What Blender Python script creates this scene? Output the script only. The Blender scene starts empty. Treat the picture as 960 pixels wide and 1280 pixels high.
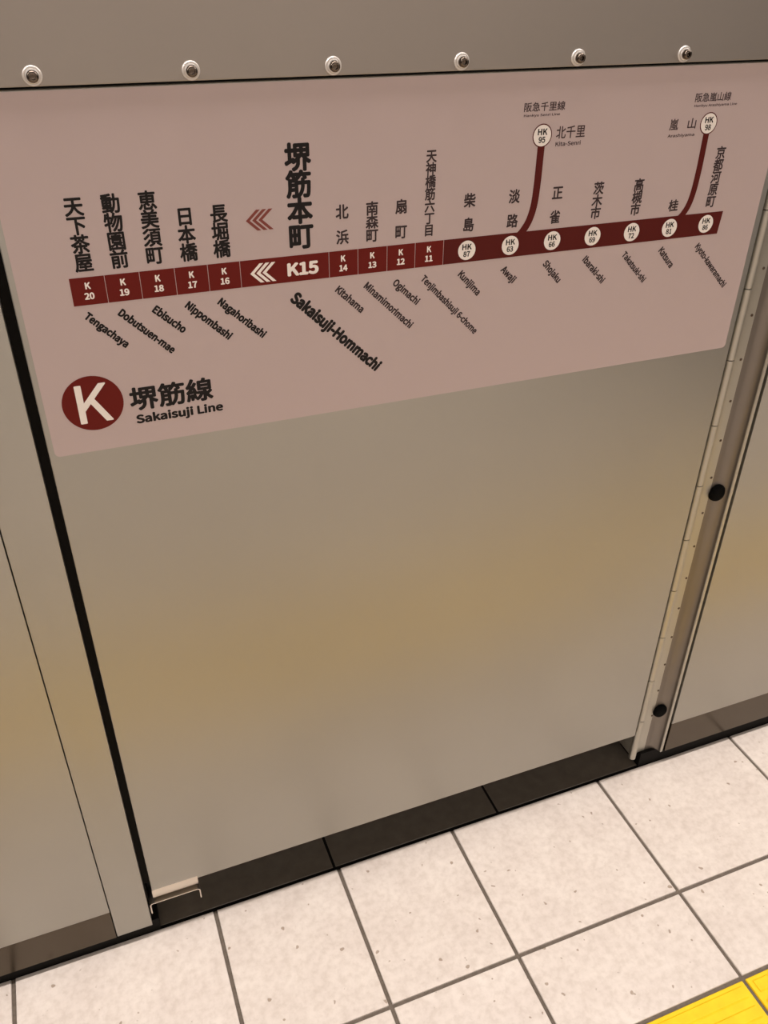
import bpy, bmesh, math, os, random
from mathutils import Vector, Matrix

random.seed(7)
S = bpy.context.scene
COL = S.collection

# ------------------------------------------------------------------ camera
F_PX = 1067.7436
ROT = Matrix(((0.93164245, -0.36328770, 0.00802426),
              (-0.19274840, -0.51277741, -0.83660467),
              (0.30804285, 0.77786977, -0.54774833)))      # rows: right, down, forward (world)
cam_d = bpy.data.cameras.new('camera')
cam = bpy.data.objects.new('camera', cam_d)
COL.objects.link(cam)
m3 = Matrix((ROT[0], -ROT[1], -ROT[2])).transposed()
cam.matrix_world = Matrix.Translation((0, 0, 1.5)) @ m3.to_4x4()
cam_d.sensor_fit = 'VERTICAL'
cam_d.sensor_height = 36.0
cam_d.lens = F_PX / 1280.0 * 36.0
cam_d.clip_start = 0.02
S.camera = cam

# ------------------------------------------------------------------ world, exposure
S.view_settings.view_transform = 'Standard'
S.view_settings.look = 'None'
S.view_settings.gamma = 1.0
S.view_settings.use_curve_mapping = False
S.view_settings.exposure = 0.0
w = bpy.data.worlds.new('station_air'); S.world = w
w.use_nodes = True
w.node_tree.nodes['Background'].inputs[0].default_value = (1.0, 0.88, 0.78, 1)
w.node_tree.nodes['Background'].inputs[1].default_value = 0.12

# ------------------------------------------------------------------ lamps of the station ceiling
LAMP_ROWS = ((0.90, 22.5), (-3.2, 32.0))
LAMP_X = (-3.2, -1.6, 0.0, 1.6, 3.2, 4.8)
LAMP_Z = 2.55
LAMP_COL = (1.0, 0.915, 0.875)
for ly, pw in LAMP_ROWS:
    for lx in LAMP_X:
        ld = bpy.data.lights.new('tube_light', 'AREA')
        ld.shape = 'RECTANGLE'; ld.size = 1.3; ld.size_y = 0.16
        ld.energy = pw; ld.color = LAMP_COL
        lo = bpy.data.objects.new('tube_light', ld)
        lo.location = (lx, ly, LAMP_Z - 0.012)
        COL.objects.link(lo)

# ------------------------------------------------------------------ helpers
def tag(o, label=None, cat=None, group=None, kind=None):
    if label: o['label'] = label
    if cat: o['category'] = cat
    if group: o['group'] = group
    if kind: o['kind'] = kind
    return o

def empty(name, loc=(0, 0, 0)):
    o = bpy.data.objects.new(name, None); COL.objects.link(o); o.location = loc
    o.empty_display_size = 0.05
    return o

def link_mesh(name, me, mat, parent=None, loc=None):
    if mat is not None and not me.materials: me.materials.append(mat)
    o = bpy.data.objects.new(name, me); COL.objects.link(o)
    if parent is not None:
        o.parent = parent
        o.matrix_parent_inverse = Matrix.Translation(parent.location).inverted() if parent.parent is None else Matrix.Identity(4)
    if loc is not None: o.location = loc
    return o

def done(name, bm, mat, parent=None, loc=None, smooth=False):
    bmesh.ops.recalc_face_normals(bm, faces=bm.faces)
    me = bpy.data.meshes.new(name); bm.to_mesh(me); bm.free()
    if smooth:
        for p in me.polygons: p.use_smooth = True
        me.set_sharp_from_angle(angle=math.radians(38))
    return link_mesh(name, me, mat, parent, loc)

def box_bm(x0, x1, y0, y1, z0, z1, bev=0.0, seg=2, bm=None):
    own = bm is None
    b = bmesh.new()
    bmesh.ops.create_cube(b, size=1)
    for v in b.verts:
        v.co = Vector(((x0 + x1) / 2 + v.co.x * (x1 - x0), (y0 + y1) / 2 + v.co.y * (y1 - y0), (z0 + z1) / 2 + v.co.z * (z1 - z0)))
    if bev > 0:
        bmesh.ops.bevel(b, geom=b.edges[:], offset=bev, segments=seg, profile=0.5, affect='EDGES')
    if own: return b
    me = bpy.data.meshes.new('tmp'); b.to_mesh(me); b.free(); bm.from_mesh(me); bpy.data.meshes.remove(me)
    return bm

def box(name, x0, x1, y0, y1, z0, z1, mat, parent=None, bev=0.0, seg=2):
    return done(name, box_bm(x0, x1, y0, y1, z0, z1, bev, seg), mat, parent, smooth=bev > 0)

def prism_bm(outline, axis, a, b_):
    """closed 2-D outline swept from a to b_ along axis 'z' (outline = x,y) or 'x' (outline = y,z) or 'y' (outline = x,z)"""
    b = bmesh.new()
    def P(u, v, t):
        return {'z': (u, v, t), 'x': (t, u, v), 'y': (u, t, v)}[axis]
    lo = [b.verts.new(P(u, v, a)) for u, v in outline]
    hi = [b.verts.new(P(u, v, b_)) for u, v in outline]
    n = len(outline)
    b.faces.new(lo); b.faces.new(hi[::-1])
    for i in range(n): b.faces.new((lo[i], lo[(i + 1) % n], hi[(i + 1) % n], hi[i]))
    return b

def lathe_bm(profile, n=28):
    """profile of (radius, depth): turned about the Y axis, depth measured towards the viewer (-Y)"""
    b = bmesh.new(); rings = []
    for r, t in profile:
        if r < 1e-6: rings.append([b.verts.new((0, -t, 0))])
        else: rings.append([b.verts.new((r * math.cos(2 * math.pi * k / n), -t, r * math.sin(2 * math.pi * k / n))) for k in range(n)])
    for a, c in zip(rings, rings[1:]):
        for k in range(n):
            k2 = (k + 1) % n
            if len(a) == 1 and len(c) == 1: continue
            if len(a) == 1: b.faces.new((a[0], c[k], c[k2]))
            elif len(c) == 1: b.faces.new((a[k], a[k2], c[0]))
            else: b.faces.new((a[k], a[k2], c[k2], c[k]))
    return b

# ------------------------------------------------------------------ materials
def mat(name, col, rough=0.5, metal=0.0, spec=0.5):
    m = bpy.data.materials.new(name); m.use_nodes = True
    p = m.node_tree.nodes['Principled BSDF']
    p.inputs['Base Color'].default_value = (*col, 1)
    p.inputs['Roughness'].default_value = rough
    p.inputs['Metallic'].default_value = metal
    p.inputs['Specular IOR Level'].default_value = spec
    return m

def noise(m, scale, detail=3, stretch=None, rough=0.5):
    nt = m.node_tree
    tc = nt.nodes.new('ShaderNodeTexCoord'); mp = nt.nodes.new('ShaderNodeMapping')
    nz = nt.nodes.new('ShaderNodeTexNoise')
    nz.inputs['Scale'].default_value = scale; nz.inputs['Detail'].default_value = detail
    nz.inputs['Roughness'].default_value = rough
    if stretch: mp.inputs['Scale'].default_value = stretch
    nt.links.new(tc.outputs['Object'], mp.inputs['Vector']); nt.links.new(mp.outputs[0], nz.inputs['Vector'])
    return nz

def ramp(m, src, stops):
    r = m.node_tree.nodes.new('ShaderNodeValToRGB')
    e = r.color_ramp.elements
    while len(e) < len(stops): e.new(0.5)
    for el, (pos, c) in zip(e, stops):
        el.position = pos; el.color = (*c, 1) if len(c) == 3 else c
    m.node_tree.links.new(src, r.inputs[0])
    return r

def bump(m, src, strength, dist):
    nt = m.node_tree
    b = nt.nodes.new('ShaderNodeBump'); b.inputs['Strength'].default_value = strength; b.inputs['Distance'].default_value = dist
    nt.links.new(src, b.inputs['Height']); nt.links.new(b.outputs[0], nt.nodes['Principled BSDF'].inputs['Normal'])

def satin(name, col, rough, metal=1.0):
    m = mat(name, col, rough, metal)
    nt = m.node_tree; p = nt.nodes['Principled BSDF']
    n1 = noise(m, 3.0, 2)
    c = Vector(col)
    r = ramp(m, n1.outputs[0], [(0.3, tuple(c * 0.97)), (0.7, tuple(c * 1.03))])
    nt.links.new(r.outputs[0], p.inputs['Base Color'])
    n2 = noise(m, 900.0, 2)
    bump(m, n2.outputs[0], 0.05, 0.0003)
    return m

M_PANEL = satin('satin_painted_steel', (0.385, 0.370, 0.332), 0.42, 0.85)
M_CAP = satin('satin_cover_steel', (0.315, 0.285, 0.255), 0.46, 0.85)
M_LEAF = satin('satin_hinge_steel', (0.46, 0.44, 0.385), 0.42, 0.85)
M_EDGE = satin('bright_bent_steel', (0.72, 0.66, 0.58), 0.38)
M_KICK = mat('dark_polished_kick_plate', (0.085, 0.066, 0.045), 0.22, 0.75)
M_BLACK = mat('black_rubber', (0.006, 0.005, 0.004), 0.75, 0, 0.15)
M_BUMP = mat('black_moulded_rubber', (0.003, 0.003, 0.003), 0.7, 0, 0.06)
M_CH_SHADE = satin('shaded_channel_steel', (0.215, 0.19, 0.165), 0.42, 0.85)  # channel steel coloured darker to stand in for the shade beside the flange
M_VOID = mat('black_painted_steel', (0.010, 0.009, 0.008), 0.7)
M_FILM = mat('pale_pink_sign_film', (0.51, 0.41, 0.40), 0.42, 0.0, 0.55)
M_RED = mat('printed_maroon', (0.135, 0.0065, 0.0030), 0.5, 0, 0.18)
M_RED2 = mat('printed_deep_maroon', (0.090, 0.0060, 0.0035), 0.5, 0, 0.18)
M_WHITE = mat('printed_white', (0.88, 0.82, 0.77), 0.45)
M_INK = mat('printed_black', (0.010, 0.008, 0.008), 0.5, 0, 0.18)
M_GREY = mat('printed_grey', (0.042, 0.028, 0.030), 0.5, 0, 0.18)
M_GREY2 = mat('printed_mid_grey', (0.065, 0.042, 0.044), 0.5, 0, 0.18)
M_WASH = mat('polished_washer_steel', (0.66, 0.62, 0.58), 0.28, 0.35)
M_BOLT = mat('dark_bolt_steel', (0.13, 0.105, 0.085), 0.22, 1.0)
M_SOCK = mat('socket_steel', (0.45, 0.40, 0.35), 0.25, 1.0)
M_SCREW = mat('small_screw_steel', (0.14, 0.10, 0.075), 0.45, 0.6)

def tile_mat():
    m = mat('beige_porcelain', (0.7, 0.6, 0.5), 0.42, 0, 0.4)
    nt = m.node_tree; p = nt.nodes['Principled BSDF']
    geo = nt.nodes.new('ShaderNodeNewGeometry')
    def nz(scale, det, ro=0.55):
        n = nt.nodes.new('ShaderNodeTexNoise'); n.inputs['Scale'].default_value = scale
        n.inputs['Detail'].default_value = det; n.inputs['Roughness'].default_value = ro
        nt.links.new(geo.outputs['Position'], n.inputs['Vector']); return n
    a = nz(14, 4); b = nz(75, 3, 0.6); c = nz(70, 1, 0.4)
    ra = ramp(m, a.outputs[0], [(0.32, (0.67, 0.60, 0.545)), (0.68, (0.745, 0.68, 0.62))])
    rb = ramp(m, b.outputs[0], [(0.34, (0.90, 0.885, 0.87)), (0.56, (1.0, 1.0, 1.0)), (0.74, (1.05, 1.05, 1.05))])
    rc = ramp(m, c.outputs[0], [(0.235, (0.55, 0.49, 0.43)), (0.27, (1, 1, 1))])
    def mul(x, y, f=1.0):
        k = nt.nodes.new('ShaderNodeMix'); k.data_type = 'RGBA'; k.blend_type = 'MULTIPLY'; k.inputs[0].default_value = f
        nt.links.new(x, k.inputs[6]); nt.links.new(y, k.inputs[7]); return k.outputs[2]
    o = mul(mul(ra.outputs[0], rb.outputs[0]), rc.outputs[0])
    info = nt.nodes.new('ShaderNodeObjectInfo')
    ri = ramp(m, info.outputs['Random'], [(0.0, (0.965, 0.96, 0.95)), (1.0, (1.0, 1.0, 1.0))])
    nt.links.new(mul(o, ri.outputs[0]), p.inputs['Base Color'])
    bump(m, b.outputs[0], 0.12, 0.0006)
    return m
M_TILE = tile_mat()

def dark_tile_mat():
    m = mat('dark_stone', (0.030, 0.024, 0.018), 0.33)
    nt = m.node_tree
    n = noise(m, 45, 4)
    r = ramp(m, n.outputs[0], [(0.3, (0.125, 0.105, 0.080)), (0.7, (0.155, 0.130, 0.102))])
    nt.links.new(r.outputs[0], nt.nodes['Principled BSDF'].inputs['Base Color'])
    return m
M_DARK = dark_tile_mat()

def speckle(name, c0, c1, scale, rough):
    m = mat(name, c0, rough); n = noise(m, scale, 4)
    r = ramp(m, n.outputs[0], [(0.35, c0), (0.7, c1)])
    m.node_tree.links.new(r.outputs[0], m.node_tree.nodes['Principled BSDF'].inputs['Base Color'])
    return m
M_GROUT = speckle('grey_grout', (0.125, 0.100, 0.078), (0.165, 0.135, 0.108), 160, 0.9)
M_YEL = speckle('yellow_tactile_ceramic', (0.88, 0.57, 0.010), (0.95, 0.64, 0.014), 40, 0.5)
M_YEL.node_tree.nodes['Principled BSDF'].inputs['Specular IOR Level'].default_value = 0.2
M_CONC = speckle('station_wall_paint', (0.42, 0.37, 0.32), (0.46, 0.41, 0.36), 6, 0.7)
M_CEIL = speckle('station_ceiling_paint', (0.28, 0.27, 0.25), (0.32, 0.30, 0.28), 6, 0.8)
M_TUBE = bpy.data.materials.new('lit_diffuser'); M_TUBE.use_nodes = True
_p = M_TUBE.node_tree.nodes['Principled BSDF']
_p.inputs['Emission Color'].default_value = (1.0, 0.84, 0.68, 1); _p.inputs['Emission Strength'].default_value = 4.0

# ------------------------------------------------------------------ key planes
YW = 0.966                 # face of the barrier
XL, XR = -1.45, 2.75       # extent of the barrier that is built
ZS = 1.3895                # seam under the top cover
Y_EDGE = 0.9745            # where the pale floor tiles end

# ------------------------------------------------------------------ floor (structure): grout bed, pale tiles, dark sill tiles
fl = box('floor', -3.2, 4.6, -4.2, 1.36, -0.06, -0.0035, M_GROUT)
tag(fl, kind='structure', label='tiled station platform floor with pale beige tiles and dark grout joints')
G = 0.0035
joints = [-2.41, -2.058, -1.706, -1.354, -1.002, -0.650, -0.300, 0.054, 0.2975, 0.5415, 0.890, 1.2425, 1.594, 1.946, 2.298, 2.65, 3.0]
rows = [0.9745, 0.6945, 0.5185]
tactile_y = (0.2185,)
def tile(name, x0, x1, y0, y1, m, z1=0.0, parent=fl, g=G, bev=0.0009):
    t = box(name, x0 + g, x1 - g, y0 + g, y1 - g, z1 - 0.010, z1, m, parent, bev, 1)
    return t
for a, b in zip(joints, joints[1:]):
    box('floor_tile', a + G, b - G, rows[1] + G, rows[0], -0.010, 0.0, M_TILE, fl, 0.0009, 1)
    tile('floor_tile', a, b, rows[2], rows[1], M_TILE)
ys = [0.2185, -0.0615, -0.4135, -0.7655]
for y1, y0 in zip(ys, ys[1:]):
    for a, b in zip(joints, joints[1:]): tile('floor_tile', a, b, y0, y1, M_TILE)
for a, b in zip(joints, joints[1:]):
    y = ys[-1]
    while y > -4.0:
        tile('floor_tile', a, b, y - 0.352, y, M_TILE); y -= 0.352
# dark stone sill running under the barrier (joints 0.36 m apart)
sj = [0.2915 + 0.3595 * k for k in range(-5, 8)]
box('sill_bed', -3.1, 4.5, 0.9750, 1.33, -0.013, -0.0034, M_BLACK, fl)
for a, b in zip(sj, sj[1:]):
    box('sill_tile', a + 0.0028, b - 0.0028, 0.9825, 1.33, -0.012, -0.002, M_DARK, fl, 0.0006, 1)

# ------------------------------------------------------------------ yellow tactile paving
ts = tag(empty('tactile_strip', (0.9, 0.37, 0)), 'bright yellow ribbed tactile paving strip in the floor at the bottom right', 'tactile paving')
tj = [0.890 + 0.30 * k for k in range(-9, 7)]
for a, b in zip(tj, tj[1:]):
    t = box('tactile_tile', a + G, b - G, 0.2185 + G, 0.5185 - G, -0.010, 0.0, M_YEL, ts, 0.0012, 1)
    for k in range(8):
        yc = 0.4975 - 0.0345 * k
        bm = prism_bm([(yc - 0.0115, -0.0005), (yc - 0.0085, 0.0019), (yc + 0.0085, 0.0019), (yc + 0.0115, -0.0005)], 'x', a + 0.013, b - 0.013)
        o = done('rib', bm, M_YEL, None); o.parent = t

# ------------------------------------------------------------------ barrier: black base strips
box_l = box('baseboard_left', XL, -0.0455, 0.9765, 1.30, -0.0019, 0.031, M_BLACK, None)
tag(box_l, 'black rubber base strip under the left panel and post', kind='structure')
box_r = box('baseboard_right', 1.0452, XR, 0.9765, 1.30, -0.0019, 0.036, M_BLACK, None)
tag(box_r, 'black rubber base strip under the right panel and hinge post', kind='structure')

# ------------------------------------------------------------------ barrier panels
cp = tag(empty('platform_barrier', (0.455, YW, 0.0)), 'large middle barrier panel carrying the route map, raised above a dark recess', 'barrier panel', 'flat metal barrier panels')
o = box('panel_sheet', -0.0455, 0.9562, YW, YW + 0.030, 0.1235, ZS - 0.0015, M_PANEL, cp, 0.0016, 3)
# folded bottom lip at the lower left corner, and the thin folded guide beneath it
pts = [(YW - 0.0004, 0.1300), (YW - 0.0008, 0.1235), (YW + 0.0004, 0.1150), (YW + 0.0034, 0.1045), (YW + 0.0052, 0.1010), (YW + 0.0080, 0.0990),
       (YW + 0.0250, 0.0990), (YW + 0.0250, 0.1020), (YW + 0.0085, 0.1025), (YW + 0.0040, 0.1150), (YW + 0.0020, 0.1300)]
done('bottom_lip', prism_bm(pts, 'x', -0.0460, 0.0335), M_EDGE, cp, smooth=True)['label'] = 'bright folded lip at the lower left corner'
x0, x1, zt, zb, th, rr = -0.0545, 0.0350, 0.0905, 0.0630, 0.0020, 0.006
out_ = [(x0, zb)]; inn_ = [(x0 + th, zb)]
for k in range(7):
    a = math.pi / 2 * k / 6
    out_.append((x0 + rr - rr * math.cos(a), zt - rr + rr * math.sin(a)))
    inn_.append((x0 + rr - (rr - th) * math.cos(a), zt - rr + (rr - th) * math.sin(a)))
for k in range(7):
    a = math.pi / 2 * (1 - k / 6)
    out_.append((x1 - rr + rr * math.cos(a), zt - rr + rr * math.sin(a)))
    inn_.append((x1 - rr + (rr - th) * math.cos(a), zt - rr + (rr - th) * math.sin(a)))
out_.append((x1, zb)); inn_.append((x1 - th, zb))
done('guide_bracket', prism_bm(out_ + inn_[::-1], 'y', YW + 0.002, YW + 0.055), M_EDGE, cp, smooth=True)['label'] = 'thin U-shaped steel guide under the lower left corner'
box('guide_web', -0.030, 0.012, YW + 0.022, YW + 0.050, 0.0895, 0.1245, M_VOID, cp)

lp = tag(empty('platform_barrier', (-0.78, YW, 0.0)), 'plain barrier panel left of the narrow post, with a brown kick plate', 'barrier panel', 'flat metal barrier panels')
box('panel_sheet', XL, -0.1204, YW, YW + 0.030, 0.1072, ZS - 0.0015, M_PANEL, lp, 0.0010, 2)
box('kick_plate', XL, -0.1204, YW + 0.0006, YW + 0.028, 0.0305, 0.1070, M_KICK, lp, 0.0006, 1)['label'] = 'dark brown polished kick plate'

po = tag(empty('barrier_post', (-0.088, YW, 0.0)), 'narrow tall flat post left of the black vertical gap', 'post')
box('post_sheet', -0.1190, -0.0575, YW - 0.0003, YW + 0.040, 0.0330, ZS - 0.0015, M_PANEL, po, 0.0012, 3)
box('rubber_seal', -0.0574, -0.0468, YW + 0.0150, YW + 0.040, 0.1345, ZS - 0.0015, M_BLACK, po)['label'] = 'black rubber seal filling the gap beside the post'
box('inner_channel', -0.0574, -0.0545, YW + 0.018, YW + 0.040, 0.0330, 0.1340, M_BLACK, po)
box('panel_backing', -0.1240, -0.1150, YW + 0.0320, YW + 0.040, 0.0330, ZS - 0.0015, M_BLACK, po)

rp = tag(empty('platform_barrier', (1.85, YW, 0.0)), 'plain barrier panel right of the hinge post, with a brown kick plate', 'barrier panel', 'flat metal barrier panels')
box('panel_sheet', 1.0510, XR, YW, YW + 0.030, 0.1222, ZS - 0.0015, M_PANEL, rp, 0.0010, 2)
box('kick_plate', 1.0510, XR, YW + 0.0006, YW + 0.028, 0.0375, 0.1220, M_KICK, rp, 0.0006, 1)['label'] = 'dark brown polished kick plate'

# ------------------------------------------------------------------ hinge post between the middle and the right panel
hp = tag(empty('hinge_post', (1.0, YW, 0.0)), 'vertical metal hinge post with two black bumpers right of the route map', 'hinge post')
YL = YW + 0.0175
prof = [(0.9760, YL - 0.004), (0.9815, YL - 0.0022), (0.9880, YL - 0.0008), (0.9960, YL), (1.0085, YL), (1.0085, YL + 0.006), (1.0385, YL + 0.006), (1.0382, YW + 0.001), (1.0389, YW), (1.0438, YW),
        (1.0446, YW + 0.001), (1.0446, YL + 0.060), (0.9720, YL + 0.060), (0.9720, YL - 0.002), (0.9735, YL - 0.004)]
done('channel', prism_bm(prof, 'z', 0.040, ZS - 0.0015), M_LEAF, hp, smooth=True)
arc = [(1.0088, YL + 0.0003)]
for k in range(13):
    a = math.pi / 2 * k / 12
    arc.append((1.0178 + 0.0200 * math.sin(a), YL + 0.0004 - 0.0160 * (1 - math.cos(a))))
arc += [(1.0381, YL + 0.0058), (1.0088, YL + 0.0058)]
done('channel_shade', prism_bm(arc, 'z', 0.0402, ZS - 0.0017), M_CH_SHADE, hp, smooth=True)['label'] = 'curved inner face of the channel, its shade coloured in dark brown'  # added curved piece; its dark colour paints in the shade of the channel
box('shadow_gap', 1.0448, 1.0510, YW + 0.010, YW + 0.050, 0.040, ZS - 0.0015, M_BLACK, hp)
box('gasket', 0.9564, 0.9705, YW + 0.0160, YW + 0.050, 0.125, ZS - 0.0015, M_BLACK, hp)
kz = [1.0823 + 0.1153 * k for k in (3, 2, 1, 0)] + [0.9675, 0.8525, 0.7360, 0.6226, 0.5067, 0.3908, 0.2749, 0.1590, 0.0420]
for a, b in zip(kz, kz[1:]):
    a = min(a, ZS - 0.002)
    n = 14; R_ = 0.0076
    bm = bmesh.new()
    bmesh.ops.create_cone(bm, cap_ends=True, segments=22, radius1=R_, radius2=R_, depth=(a - b) - 0.0015)
    for v in bm.verts: v.co += Vector((0.9702, YW + 0.0086, (a + b) / 2))
    done('hinge_knuckle', bm, M_LEAF, hp, smooth=True)
bm = bmesh.new()
bmesh.ops.create_cone(bm, cap_ends=True, segments=12, radius1=0.0045, radius2=0.0045, depth=ZS - 0.06)
for v in bm.verts: v.co += Vector((0.9702, YW + 0.0086, (ZS + 0.05) / 2))
done('hinge_pin', bm, M_VOID, hp, smooth=True)
scr = None
for k in range(18):
    z = 0.1480 + 0.0737 * k
    if z > ZS - 0.01: break
    if scr is None:
        scr = done('screw', lathe_bm([(0.0023, -0.001), (0.0023, 0.0006), (0.0016, 0.0011), (0.0009, 0.0011), (0.0008, 0.0003), (0, 0.0003)], 12), M_SCREW, None)
        scr.parent = hp
        so = scr
    else:
        so = scr.copy(); COL.objects.link(so); so.parent = hp
    so.location = Vector((1.0065 - 0.0050 * k / 14, YL - 0.0001, z)) - hp.location
for z in (0.7035, 0.1590):
    bmp = done('bumper', lathe_bm([(0.0164, -0.002), (0.0167, 0.0015), (0.0162, 0.0045), (0.0146, 0.0075), (0.0108, 0.0094), (0.0060, 0.0102), (0, 0.0104)], 32), M_BUMP, None, smooth=True)
    bmp.parent = hp; bmp.location = Vector((1.0235, YL + 0.0005, z)) - hp.location
    bmp['label'] = 'round black rubber bumper'
box('foot_block', 0.9960, 1.0450, YW + 0.0105, YL + 0.060, 0.0, 0.0398, M_BLACK, hp)

# ------------------------------------------------------------------ top cover with its row of bolts
tc = tag(empty('top_cover', (0.6, YW, ZS)), 'metal cover rail along the top of the barrier with a row of bolts', 'cover rail')
prof = [(YW - 0.0028, ZS + 0.0010), (YW - 0.0032, ZS + 0.0022), (YW - 0.0032, 1.50), (YW + 0.006, 1.52), (YW + 0.03, 1.53), (1.34, 1.53), (1.34, 1.48), (YW + 0.045, 1.48), (YW + 0.045, ZS + 0.0010)]
done('cover_sheet', prism_bm(prof, 'x', XL, XR), M_CAP, tc, smooth=False)
# thin black strip standing in for the shadow in the seam under the cover
box('seam_shade', XL, XR, YW + 0.0045, YW + 0.046, ZS - 0.0014, ZS + 0.0009, M_BLACK, tc)
w_me = h_me = s_me = None
for k in range(-5, 12):
    bx = 0.0185 + 0.150 * k
    at = Vector((bx, YW - 0.0032, 1.3998)) - tc.location
    if w_me is None:
        b = done('bolt', lathe_bm([(0.0047, -0.002), (0.0050, 0.0022), (0.00545, 0.0032), (0.0056, 0.0050), (0.0056, 0.0072), (0.0050, 0.0088), (0.0040, 0.0096), (0.0029, 0.0099), (0.0026, 0.0098), (0.0024, 0.0066), (0, 0.0062)], 28), M_BOLT, None, smooth=True)
        ws = done('washer', lathe_bm([(0.0088, -0.001), (0.0092, 0.0006), (0.0091, 0.0014), (0.0084, 0.0021), (0.0071, 0.0022), (0.0068, 0.0018), (0.0066, 0.0027), (0.0058, 0.0033), (0.0045, 0.0033), (0.0045, 0.0010)], 32), M_WASH, None, smooth=True)
        h_me, w_me = b.data, ws.data
    else:
        b = bpy.data.objects.new('bolt', h_me); COL.objects.link(b)
        ws = bpy.data.objects.new('washer', w_me); COL.objects.link(ws)
    b.parent = tc; b.location = at
    ws.parent = b

# ------------------------------------------------------------------ route map sign
SY = YW - 0.0006
sg = tag(empty('route_map_sign', (0.455, YW, 1.19)), 'pale pink film sign with a maroon railway line map and black station names', 'sign')
X0, X1, Z0, Z1, rc = -0.0385, 0.9455, 0.9945, ZS - 0.003, 0.006
out = []
for cx, cz, a0 in ((X1 - rc, Z1 - rc, 0), (X0 + rc, Z1 - rc, 90), (X0 + rc, Z0 + rc, 180), (X1 - rc, Z0 + rc, 270)):
    for k in range(7):
        a = math.radians(a0 + 15 * k); out.append((cx + rc * math.cos(a), cz + rc * math.sin(a)))
done('sign_film', prism_bm(out, 'y', SY, YW - 0.0001), M_FILM, sg)
Y1, Y2, Y3 = SY - 0.00012, SY - 0.00024, SY - 0.00036

# --- lettering: glyph outlines from Blender's own fonts, filled flat
def load_font():
    try:
        d = os.path.join(bpy.utils.system_resource('DATAFILES'), 'fonts')
        for f in sorted(os.listdir(d)):
            if 'CJK' in f: return bpy.data.fonts.load(os.path.join(d, f))
    except Exception: pass
    return None
FONT = load_font()
_cache = {}
def text_geo(s, bold):
    key = (s, bold)
    if key not in _cache:
        cu = bpy.data.curves.new('t', 'FONT'); cu.body = s; cu.size = 1.0; cu.resolution_u = 4
        if FONT: cu.font = FONT
        cu.fill_mode = 'FRONT'
        ob = bpy.data.objects.new('t', cu); COL.objects.link(ob)
        bpy.context.view_layer.update()
        me = bpy.data.meshes.new_from_object(ob.evaluated_get(bpy.context.evaluated_depsgraph_get()))
        key_of, remap, v = {}, [], []
        for p in me.vertices:
            q = (round(p.co.x, 4), round(p.co.y, 4))
            if q not in key_of: key_of[q] = len(v); v.append((p.co.x, p.co.y))
            remap.append(key_of[q])
        f = [tuple(remap[i] for i in p.vertices) for p in me.polygons]
        f = [t for t in f if len(set(t)) == len(t)]; nf0 = len(f)
        bpy.data.objects.remove(ob); bpy.data.curves.remove(cu); bpy.data.meshes.remove(me)
        # heavier strokes: a narrow band of quads round every outline, wedges at the corners
        if bold > 0:
            cnt = {}
            for t in f:
                for a, b in zip(t, t[1:] + t[:1]): cnt[(a, b)] = t
            area = sum((v[t[1]][0] - v[t[0]][0]) * (v[t[2]][1] - v[t[0]][1]) - (v[t[2]][0] - v[t[0]][0]) * (v[t[1]][1] - v[t[0]][1]) for t in f)
            sgn = 1.0 if area > 0 else -1.0
            nrm = {}
            for a, b in [e for e in cnt if (e[1], e[0]) not in cnt]:
                dx, dy = v[b][0] - v[a][0], v[b][1] - v[a][1]; L = math.hypot(dx, dy)
                if L < 1e-7: continue
                n = (dy / L * bold * sgn, -dx / L * bold * sgn)
                i = len(v); v += [(v[b][0] + n[0], v[b][1] + n[1]), (v[a][0] + n[0], v[a][1] + n[1])]
                f.append((b, a, i + 1, i)) 
                nrm.setdefault(a, []).append((i + 1, n)); nrm.setdefault(b, []).append((i, n))
            for a, l in nrm.items():
                if len(l) == 2:
                    (i, n), (j, q) = l
                    f.append((a, i, j) if (n[0] * q[1] - n[1] * q[0]) > 0 else (a, j, i))
        base = {i for t in f[:nf0] for i in t}
        v = [(x, y, 0 if i in base else 1) for i, (x, y) in enumerate(v)]
        _cache[key] = (v, f)
    return _cache[key]

def put(name, pieces, m, y, parent=sg):
    """pieces: list of (geo, fn) with fn mapping glyph coordinates to (x, z) on the sign"""
    V, Fc = [], []
    for (v, f), fn in pieces:
        o = len(V)
        for p in v:
            x, z = fn(p); V.append((x, y + 0.000012 * p[2], z))
        Fc += [tuple(i + o for i in t) for t in f]
    # every face turned towards the platform
    Fc = [t if sum(V[t[i - 1]][0] * V[t[i]][2] - V[t[i]][0] * V[t[i - 1]][2] for i in range(len(t))) > 0 else t[::-1] for t in Fc]
    me = bpy.data.meshes.new(name); me.from_pydata(V, [], Fc); me.update()
    ob = link_mesh(name, me, m, None)
    ob.parent = parent
    ob.matrix_parent_inverse = Matrix.Translation(sg.location).inverted()
    return ob

BK = 0.006
# size and centre of a full-width character, taken from one that fills its square
_q = text_geo('園', 0)[0]
_x0, _x1 = min(p[0] for p in _q), max(p[0] for p in _q); _y0, _y1 = min(p[1] for p in _q), max(p[1] for p in _q)
EM = ((_x0 + _x1) / 2, (_y0 + _y1) / 2, 0.88 / (_x1 - _x0), 0.90 / (_y1 - _y0))
def em_cell(ch, cx, cz, wd, ht, bold):
    g = text_geo(ch, bold)
    return (g, lambda p: (cx + (p[0] - EM[0]) * EM[2] * wd, cz + (p[1] - EM[1]) * EM[3] * ht))

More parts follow.
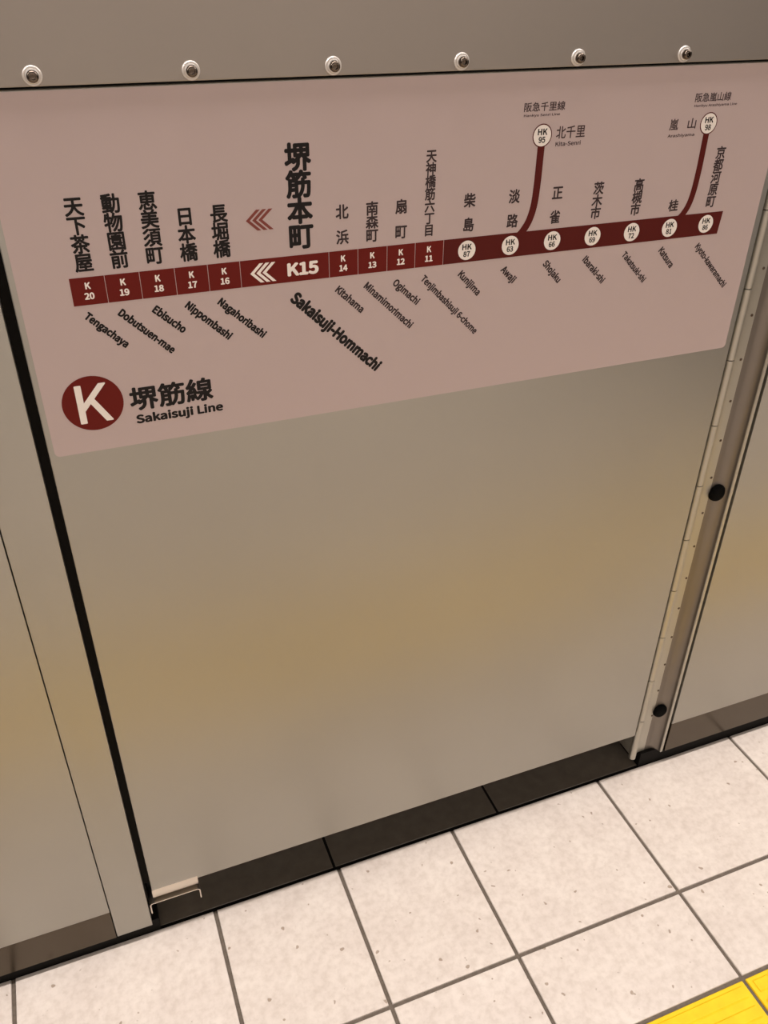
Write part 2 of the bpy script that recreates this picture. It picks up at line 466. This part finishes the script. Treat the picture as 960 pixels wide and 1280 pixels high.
def column(s, xc, ztop, zbot, wd, m, bold=None, name='station_name'):
    """vertical run of characters; ztop and zbot are the ink limits"""
    if bold is None: bold = 0.011 if m is M_INK else 0.010
    n = len(s); pitch = (ztop - zbot + 0.0015) / n
    ht = min(pitch * 1.04, wd * 1.30)
    if n == 2 and pitch > wd * 1.4:           # two characters set wide apart
        ht = wd * 1.12
        cs = [ztop - ht * 0.46, zbot + ht * 0.46]
    elif n == 1: ht = wd * 1.02; cs = [(ztop + zbot) / 2]
    else:
        ht = pitch * 1.04
        cs = [ztop - pitch * (k + 0.5) + 0.0007 for k in range(n)]
    return put(name, [em_cell(c, xc, z, wd, ht, bold) for c, z in zip(s, cs)], m, Y1)

def line_box(s, x0, x1, z0, z1, m, bold=BK, name='lettering', y=None, parent=sg, sl=0.0):
    """horizontal run fitted to the ink box"""
    g = text_geo(s, bold)
    a0 = min(p[0] for p in g[0]); a1 = max(p[0] for p in g[0]); b0 = min(p[1] for p in g[0]); b1 = max(p[1] for p in g[0])
    return put(name, [(g, lambda p: (x0 + (p[0] - a0) / (a1 - a0) * (x1 - x0), z0 + (p[1] - b0) / (b1 - b0) * (z1 - z0)))], m, Y1 if y is None else y, parent)

def diag(s, xs, zs, xe, ze, m, bold=0.021, name='roman_name'):
    """name written downwards at 45 degrees between the two ends of its ink"""
    g = text_geo(s, bold)
    a0 = min(p[0] for p in g[0]); a1 = max(p[0] for p in g[0])
    dx, dz = xe - xs, ze - zs; L = math.hypot(dx, dz); k = L / (a1 - a0); ux, uz = dx / L, dz / L
    kh = k * 1.10
    return put(name, [(g, lambda p: (xs + ux * (p[0] - a0) * k - uz * (p[1] - 0.34) * kh, zs + uz * (p[0] - a0) * k + ux * (p[1] - 0.34) * kh))], m, Y1)

def flat(name, outline, m, y, parent=sg, thick=0.0):
    me = bpy.data.meshes.new(name)
    bm = bmesh.new(); f = bm.faces.new([bm.verts.new((x, y, z)) for x, z in outline]); f.normal_update(); bmesh.ops.triangulate(bm, faces=[f])
    bm.to_mesh(me); bm.free()
    if sum(p.normal.y for p in me.polygons) > 0: me.flip_normals()
    ob = link_mesh(name, me, m, None); ob.parent = parent
    ob.matrix_parent_inverse = Matrix.Translation(sg.location).inverted()
    return ob
def disc(name, cx, cz, r, m, y, parent=sg, n=40):
    return flat(name, [(cx + r * math.cos(2 * math.pi * k / n), cz + r * math.sin(2 * math.pi * k / n)) for k in range(n)], m, y, parent)

# the coloured line: one maroon block per station of the first half, then one long darker block
BZ0, BZ1 = 1.1733, 1.2040
divs = [0.0150, 0.0520, 0.0892, 0.1277, 0.1648, 0.2019, 0.3090, 0.3455, 0.3830, 0.4200, 0.4582]
for a, b in zip(divs, divs[1:]):
    flat('line_block', [(a + 0.0003, BZ0), (b - 0.0003, BZ0), (b - 0.0003, BZ1), (a + 0.0003, BZ1)], M_RED, Y1)
flat('line_block', [(0.4585, BZ0), (0.8818, BZ0), (0.8842, BZ1), (0.4585, BZ1)], M_RED2, Y1)['label'] = 'long darker maroon block of the second railway'
def branch(pts, wd, m):
    # smooth ribbon through the points
    P = []
    n = len(pts)
    for i in range(n - 1):
        p0 = Vector(pts[max(i - 1, 0)]); p1 = Vector(pts[i]); p2 = Vector(pts[i + 1]); p3 = Vector(pts[min(i + 2, n - 1)])
        for k in range(8):
            t = k / 8
            P.append(0.5 * ((2 * p1) + (p2 - p0) * t + (2 * p0 - 5 * p1 + 4 * p2 - p3) * t * t + (3 * p1 - p0 - 3 * p2 + p3) * t ** 3))
    P.append(Vector(pts[-1]))
    V = []
    for i, p in enumerate(P):
        d = (P[min(i + 1, len(P) - 1)] - P[max(i - 1, 0)]).normalized()
        nrm = Vector((-d.y, d.x)) * wd / 2
        V += [(p.x + nrm.x, Y1 - 0.00001, p.y + nrm.y), (p.x - nrm.x, Y1 - 0.00001, p.y - nrm.y)]
    Fc = [(2 * i, 2 * i + 1, 2 * i + 3, 2 * i + 2) for i in range(len(P) - 1)]
    me = bpy.data.meshes.new('branch_line'); me.from_pydata(V, [], Fc); me.update()
    if sum(p.normal.y for p in me.polygons) > 0: me.flip_normals()
    ob = link_mesh('branch_line', me, m, None); ob.parent = sg
    ob.matrix_parent_inverse = Matrix.Translation(sg.location).inverted()
branch([(0.5830, 1.3170), (0.5830, 1.2900), (0.5828, 1.2600), (0.5812, 1.2360), (0.5765, 1.2180), (0.5690, 1.2055), (0.5620, 1.1985)], 0.0098, M_RED2)
branch([(0.8285, 1.3185), (0.8285, 1.2900), (0.8283, 1.2620), (0.8265, 1.2350), (0.8225, 1.2170), (0.8155, 1.2050), (0.8085, 1.1985)], 0.0092, M_RED2)

# station codes
for xc, num in zip((0.0333, 0.0707, 0.1085, 0.1461, 0.1833, 0.3268, 0.3640, 0.4012, 0.4388), ('20', '19', '18', '17', '16', '14', '13', '12', '11')):
    c = line_box('K', xc - 0.0029, xc + 0.0029, 1.1908, 1.1984, M_WHITE, 0.016, 'station_code', Y2)
    g = text_geo(num, 0.016)
    line_box(num, xc - 0.0052, xc + 0.0052, 1.1793, 1.1870, M_WHITE, 0.016, 'station_number', Y2)
line_box('K15', 0.2575, 0.2958, 1.1800, 1.1957, M_WHITE, 0.018, 'station_code', Y2)['label'] = 'larger white code of the present station'
def chevrons(x0, x1, z0, z1, m, y):
    zc = (z0 + z1) / 2; wd = 0.0046; step = 0.0072; d = (x1 - x0) - 2 * step - wd
    for k in range(3):
        a = x0 + step * k
        flat('arrow_mark', [(a, zc), (a + d, z1), (a + d + wd, z1), (a + wd, zc), (a + d + wd, z0), (a + d, z0)], m, y)
chevrons(0.2132, 0.2437, 1.1768, 1.1992, M_WHITE, Y2)
chevrons(0.2128, 0.2442, 1.2363, 1.2592, mat('printed_arrow_maroon', (0.20, 0.030, 0.020), 0.45), Y1)

for xc, zc, num, ring in ((0.4907, 1.1882, '87', 0), (0.5522, 1.1884, '63', 0), (0.6137, 1.1886, '66', 0), (0.6750, 1.1886, '69', 0), (0.7364, 1.1884, '72', 0),
                          (0.7976, 1.1886, '81', 0), (0.8584, 1.1887, '86', 0), (0.5830, 1.3169, '95', 1), (0.8290, 1.3186, '98', 1)):
    if ring: disc('circle_ring', xc, zc, 0.0134, M_RED2, Y1 - 0.00003)
    c = disc('code_circle', xc, zc, 0.0121, M_WHITE, Y2)
    line_box('HK', xc - 0.0066, xc + 0.0066, zc + 0.0006, zc + 0.0078, M_INK, 0.012, 'station_code', Y3)
    line_box(num, xc - 0.0046, xc + 0.0046, zc - 0.0082, zc - 0.0012, M_INK, 0.012, 'station_number', Y3)

# vertical station names
WB = 0.0188
column('天下茶屋', 0.0336, 1.2866, 1.2105, WB, M_INK)
column('動物園前', 0.0709, 1.2868, 1.2105, WB, M_INK)
column('恵美須町', 0.1086, 1.2868, 1.2110, WB, M_INK)
column('日本橋', 0.1460, 1.2672, 1.2105, WB, M_INK)
column('長堀橋', 0.1832, 1.2672, 1.2108, WB, M_INK)
column('堺筋本町', 0.2760, 1.3245, 1.2115, 0.0290, M_INK, 0.013)['label'] = 'largest and boldest station name'
WS = 0.0152
column('北浜', 0.3264, 1.2562, 1.2115, WS, M_GREY)
column('南森町', 0.3636, 1.2562, 1.2112, WS, M_GREY)
column('扇町', 0.4008, 1.2562, 1.2112, WS, M_GREY)
column('天神橋筋六丁目', 0.4375, 1.3088, 1.2112, 0.0132, M_GREY)
column('柴島', 0.4908, 1.2562, 1.2115, WS, M_GREY)
column('淡路', 0.5522, 1.2562, 1.2108, WS, M_GREY)
column('正雀', 0.6138, 1.2560, 1.2105, WS, M_GREY)
column('茨木市', 0.6745, 1.2562, 1.2115, WS, M_GREY)
column('高槻市', 0.7361, 1.2560, 1.2108, WS, M_GREY)
column('桂', 0.7975, 1.2250, 1.2108, WS, M_GREY)
column('京都河原町', 0.8590, 1.2882, 1.2115, WS, M_GREY)

# slanted roman names
diag('Tengachaya', 0.0305, 1.1675, 0.0700, 1.1262, M_INK)
diag('Dobutsuen-mae', 0.0670, 1.1668, 0.1208, 1.1122, M_INK)
diag('Ebisucho', 0.1045, 1.1662, 0.1365, 1.1355, M_INK)
diag('Nippombashi', 0.1418, 1.1668, 0.1888, 1.1203, M_INK)
diag('Nagahoribashi', 0.1793, 1.1662, 0.2300, 1.1168, M_INK)
diag('Sakaisuji-Hommachi', 0.2705, 1.1640, 0.3805, 1.0555, M_INK, 0.024)['label'] = 'largest slanted name'
for a in (('Kitahama', 0.3230, 1.1643, 0.3564, 1.1323), ('Minamimorimachi', 0.3600, 1.1648, 0.4228, 1.1032), ('Ogimachi', 0.3978, 1.1645, 0.4311, 1.1335),
          ('Tenjimbashisuji 6-chome', 0.4358, 1.1652, 0.5165, 1.0822), ('Kunijima', 0.4878, 1.1655, 0.5174, 1.1350), ('Awaji', 0.5490, 1.1655, 0.5683, 1.1462),
          ('Shojaku', 0.6112, 1.1662, 0.6374, 1.1380), ('Ibaraki-shi', 0.6718, 1.1658, 0.7075, 1.1298), ('Takatsuki-shi', 0.7335, 1.1656, 0.7757, 1.1228),
          ('Katsura', 0.7942, 1.1658, 0.8194, 1.1390), ('Kyoto-kawaramachi', 0.8555, 1.1652, 0.9215, 1.0993)):
    diag(*a, M_GREY, 0.018)

# branch line titles
line_box('阪急千里線', 0.5548, 0.6105, 1.3440, 1.3540, M_GREY2, BK, 'line_title')
line_box('Hankyu Senri Line', 0.5552, 0.6045, 1.3378, 1.3415, M_GREY2, 0.01, 'line_title')
line_box('北千里', 0.6022, 0.6430, 1.3120, 1.3262, M_GREY2, BK, 'station_name')
line_box('Kita-Senri', 0.6027, 0.6385, 1.3036, 1.3088, M_GREY2, 0.01, 'roman_name')
line_box('阪急嵐山線', 0.8005, 0.8565, 1.3445, 1.3550, M_GREY2, BK, 'line_title')
line_box('Hankyu Arashiyama Line', 0.8010, 0.8685, 1.3380, 1.3420, M_GREY2, 0.01, 'line_title')
line_box('嵐', 0.7680, 0.7815, 1.3130, 1.3265, M_GREY2, BK, 'station_name')
line_box('山', 0.7960, 0.8090, 1.3135, 1.3262, M_GREY2, BK, 'station_name')
line_box('Arashiyama', 0.7678, 0.8095, 1.3036, 1.3085, M_GREY2, 0.01, 'roman_name')

# round line emblem and its name
disc('line_emblem', 0.0152, 1.0565, 0.0345, M_RED, Y1, n=64)['label'] = 'round maroon emblem with a white letter'
line_box('K', -0.0025, 0.0350, 1.0320, 1.0808, M_WHITE, 0.004, 'emblem_letter', Y2)
line_box('堺筋線', 0.0565, 0.1555, 1.0385, 1.0692, M_INK, 0.011, 'line_title')
line_box('Sakaisuji Line', 0.0605, 0.1660, 1.0185, 1.0340, M_INK, 0.018, 'line_title')

# ------------------------------------------------------------------ rest of the station (outside the picture)
wb = box('wall_behind', -3.2, 4.6, 1.335, 1.36, -0.002, 1.475, M_VOID); tag(wb, 'dark back plate closing the barrier', kind='structure')
ww = box('wall_opposite', -3.2, 4.6, -4.25, -4.2, -0.06, 2.9, M_CONC); tag(ww, 'painted platform wall behind the viewer', kind='structure')
ce = box('ceiling', -3.2, 4.6, -4.2, 1.7, 2.86, 2.9, M_CEIL); tag(ce, 'pale station ceiling', kind='structure')
for ly, pw in LAMP_ROWS:
    for lx in LAMP_X:
        if lx + 0.68 > 4.6 or lx - 0.68 < -3.2: pass
        L = tag(empty('ceiling_light', (lx, ly, LAMP_Z)), 'long tube light fixture under the ceiling, ' + ('in the row over the barrier edge' if ly > 0 else 'in the row behind the viewer'), 'ceiling light', 'ceiling tube lights')
        o = box('housing', lx - 0.70, lx + 0.70, ly - 0.11, ly + 0.11, LAMP_Z + 0.012, 2.862, M_CEIL, L, 0.004, 1)
        o = box('diffuser', lx - 0.66, lx + 0.66, ly - 0.09, ly + 0.09, LAMP_Z - 0.004, LAMP_Z + 0.014, M_TUBE, L, 0.002, 1)
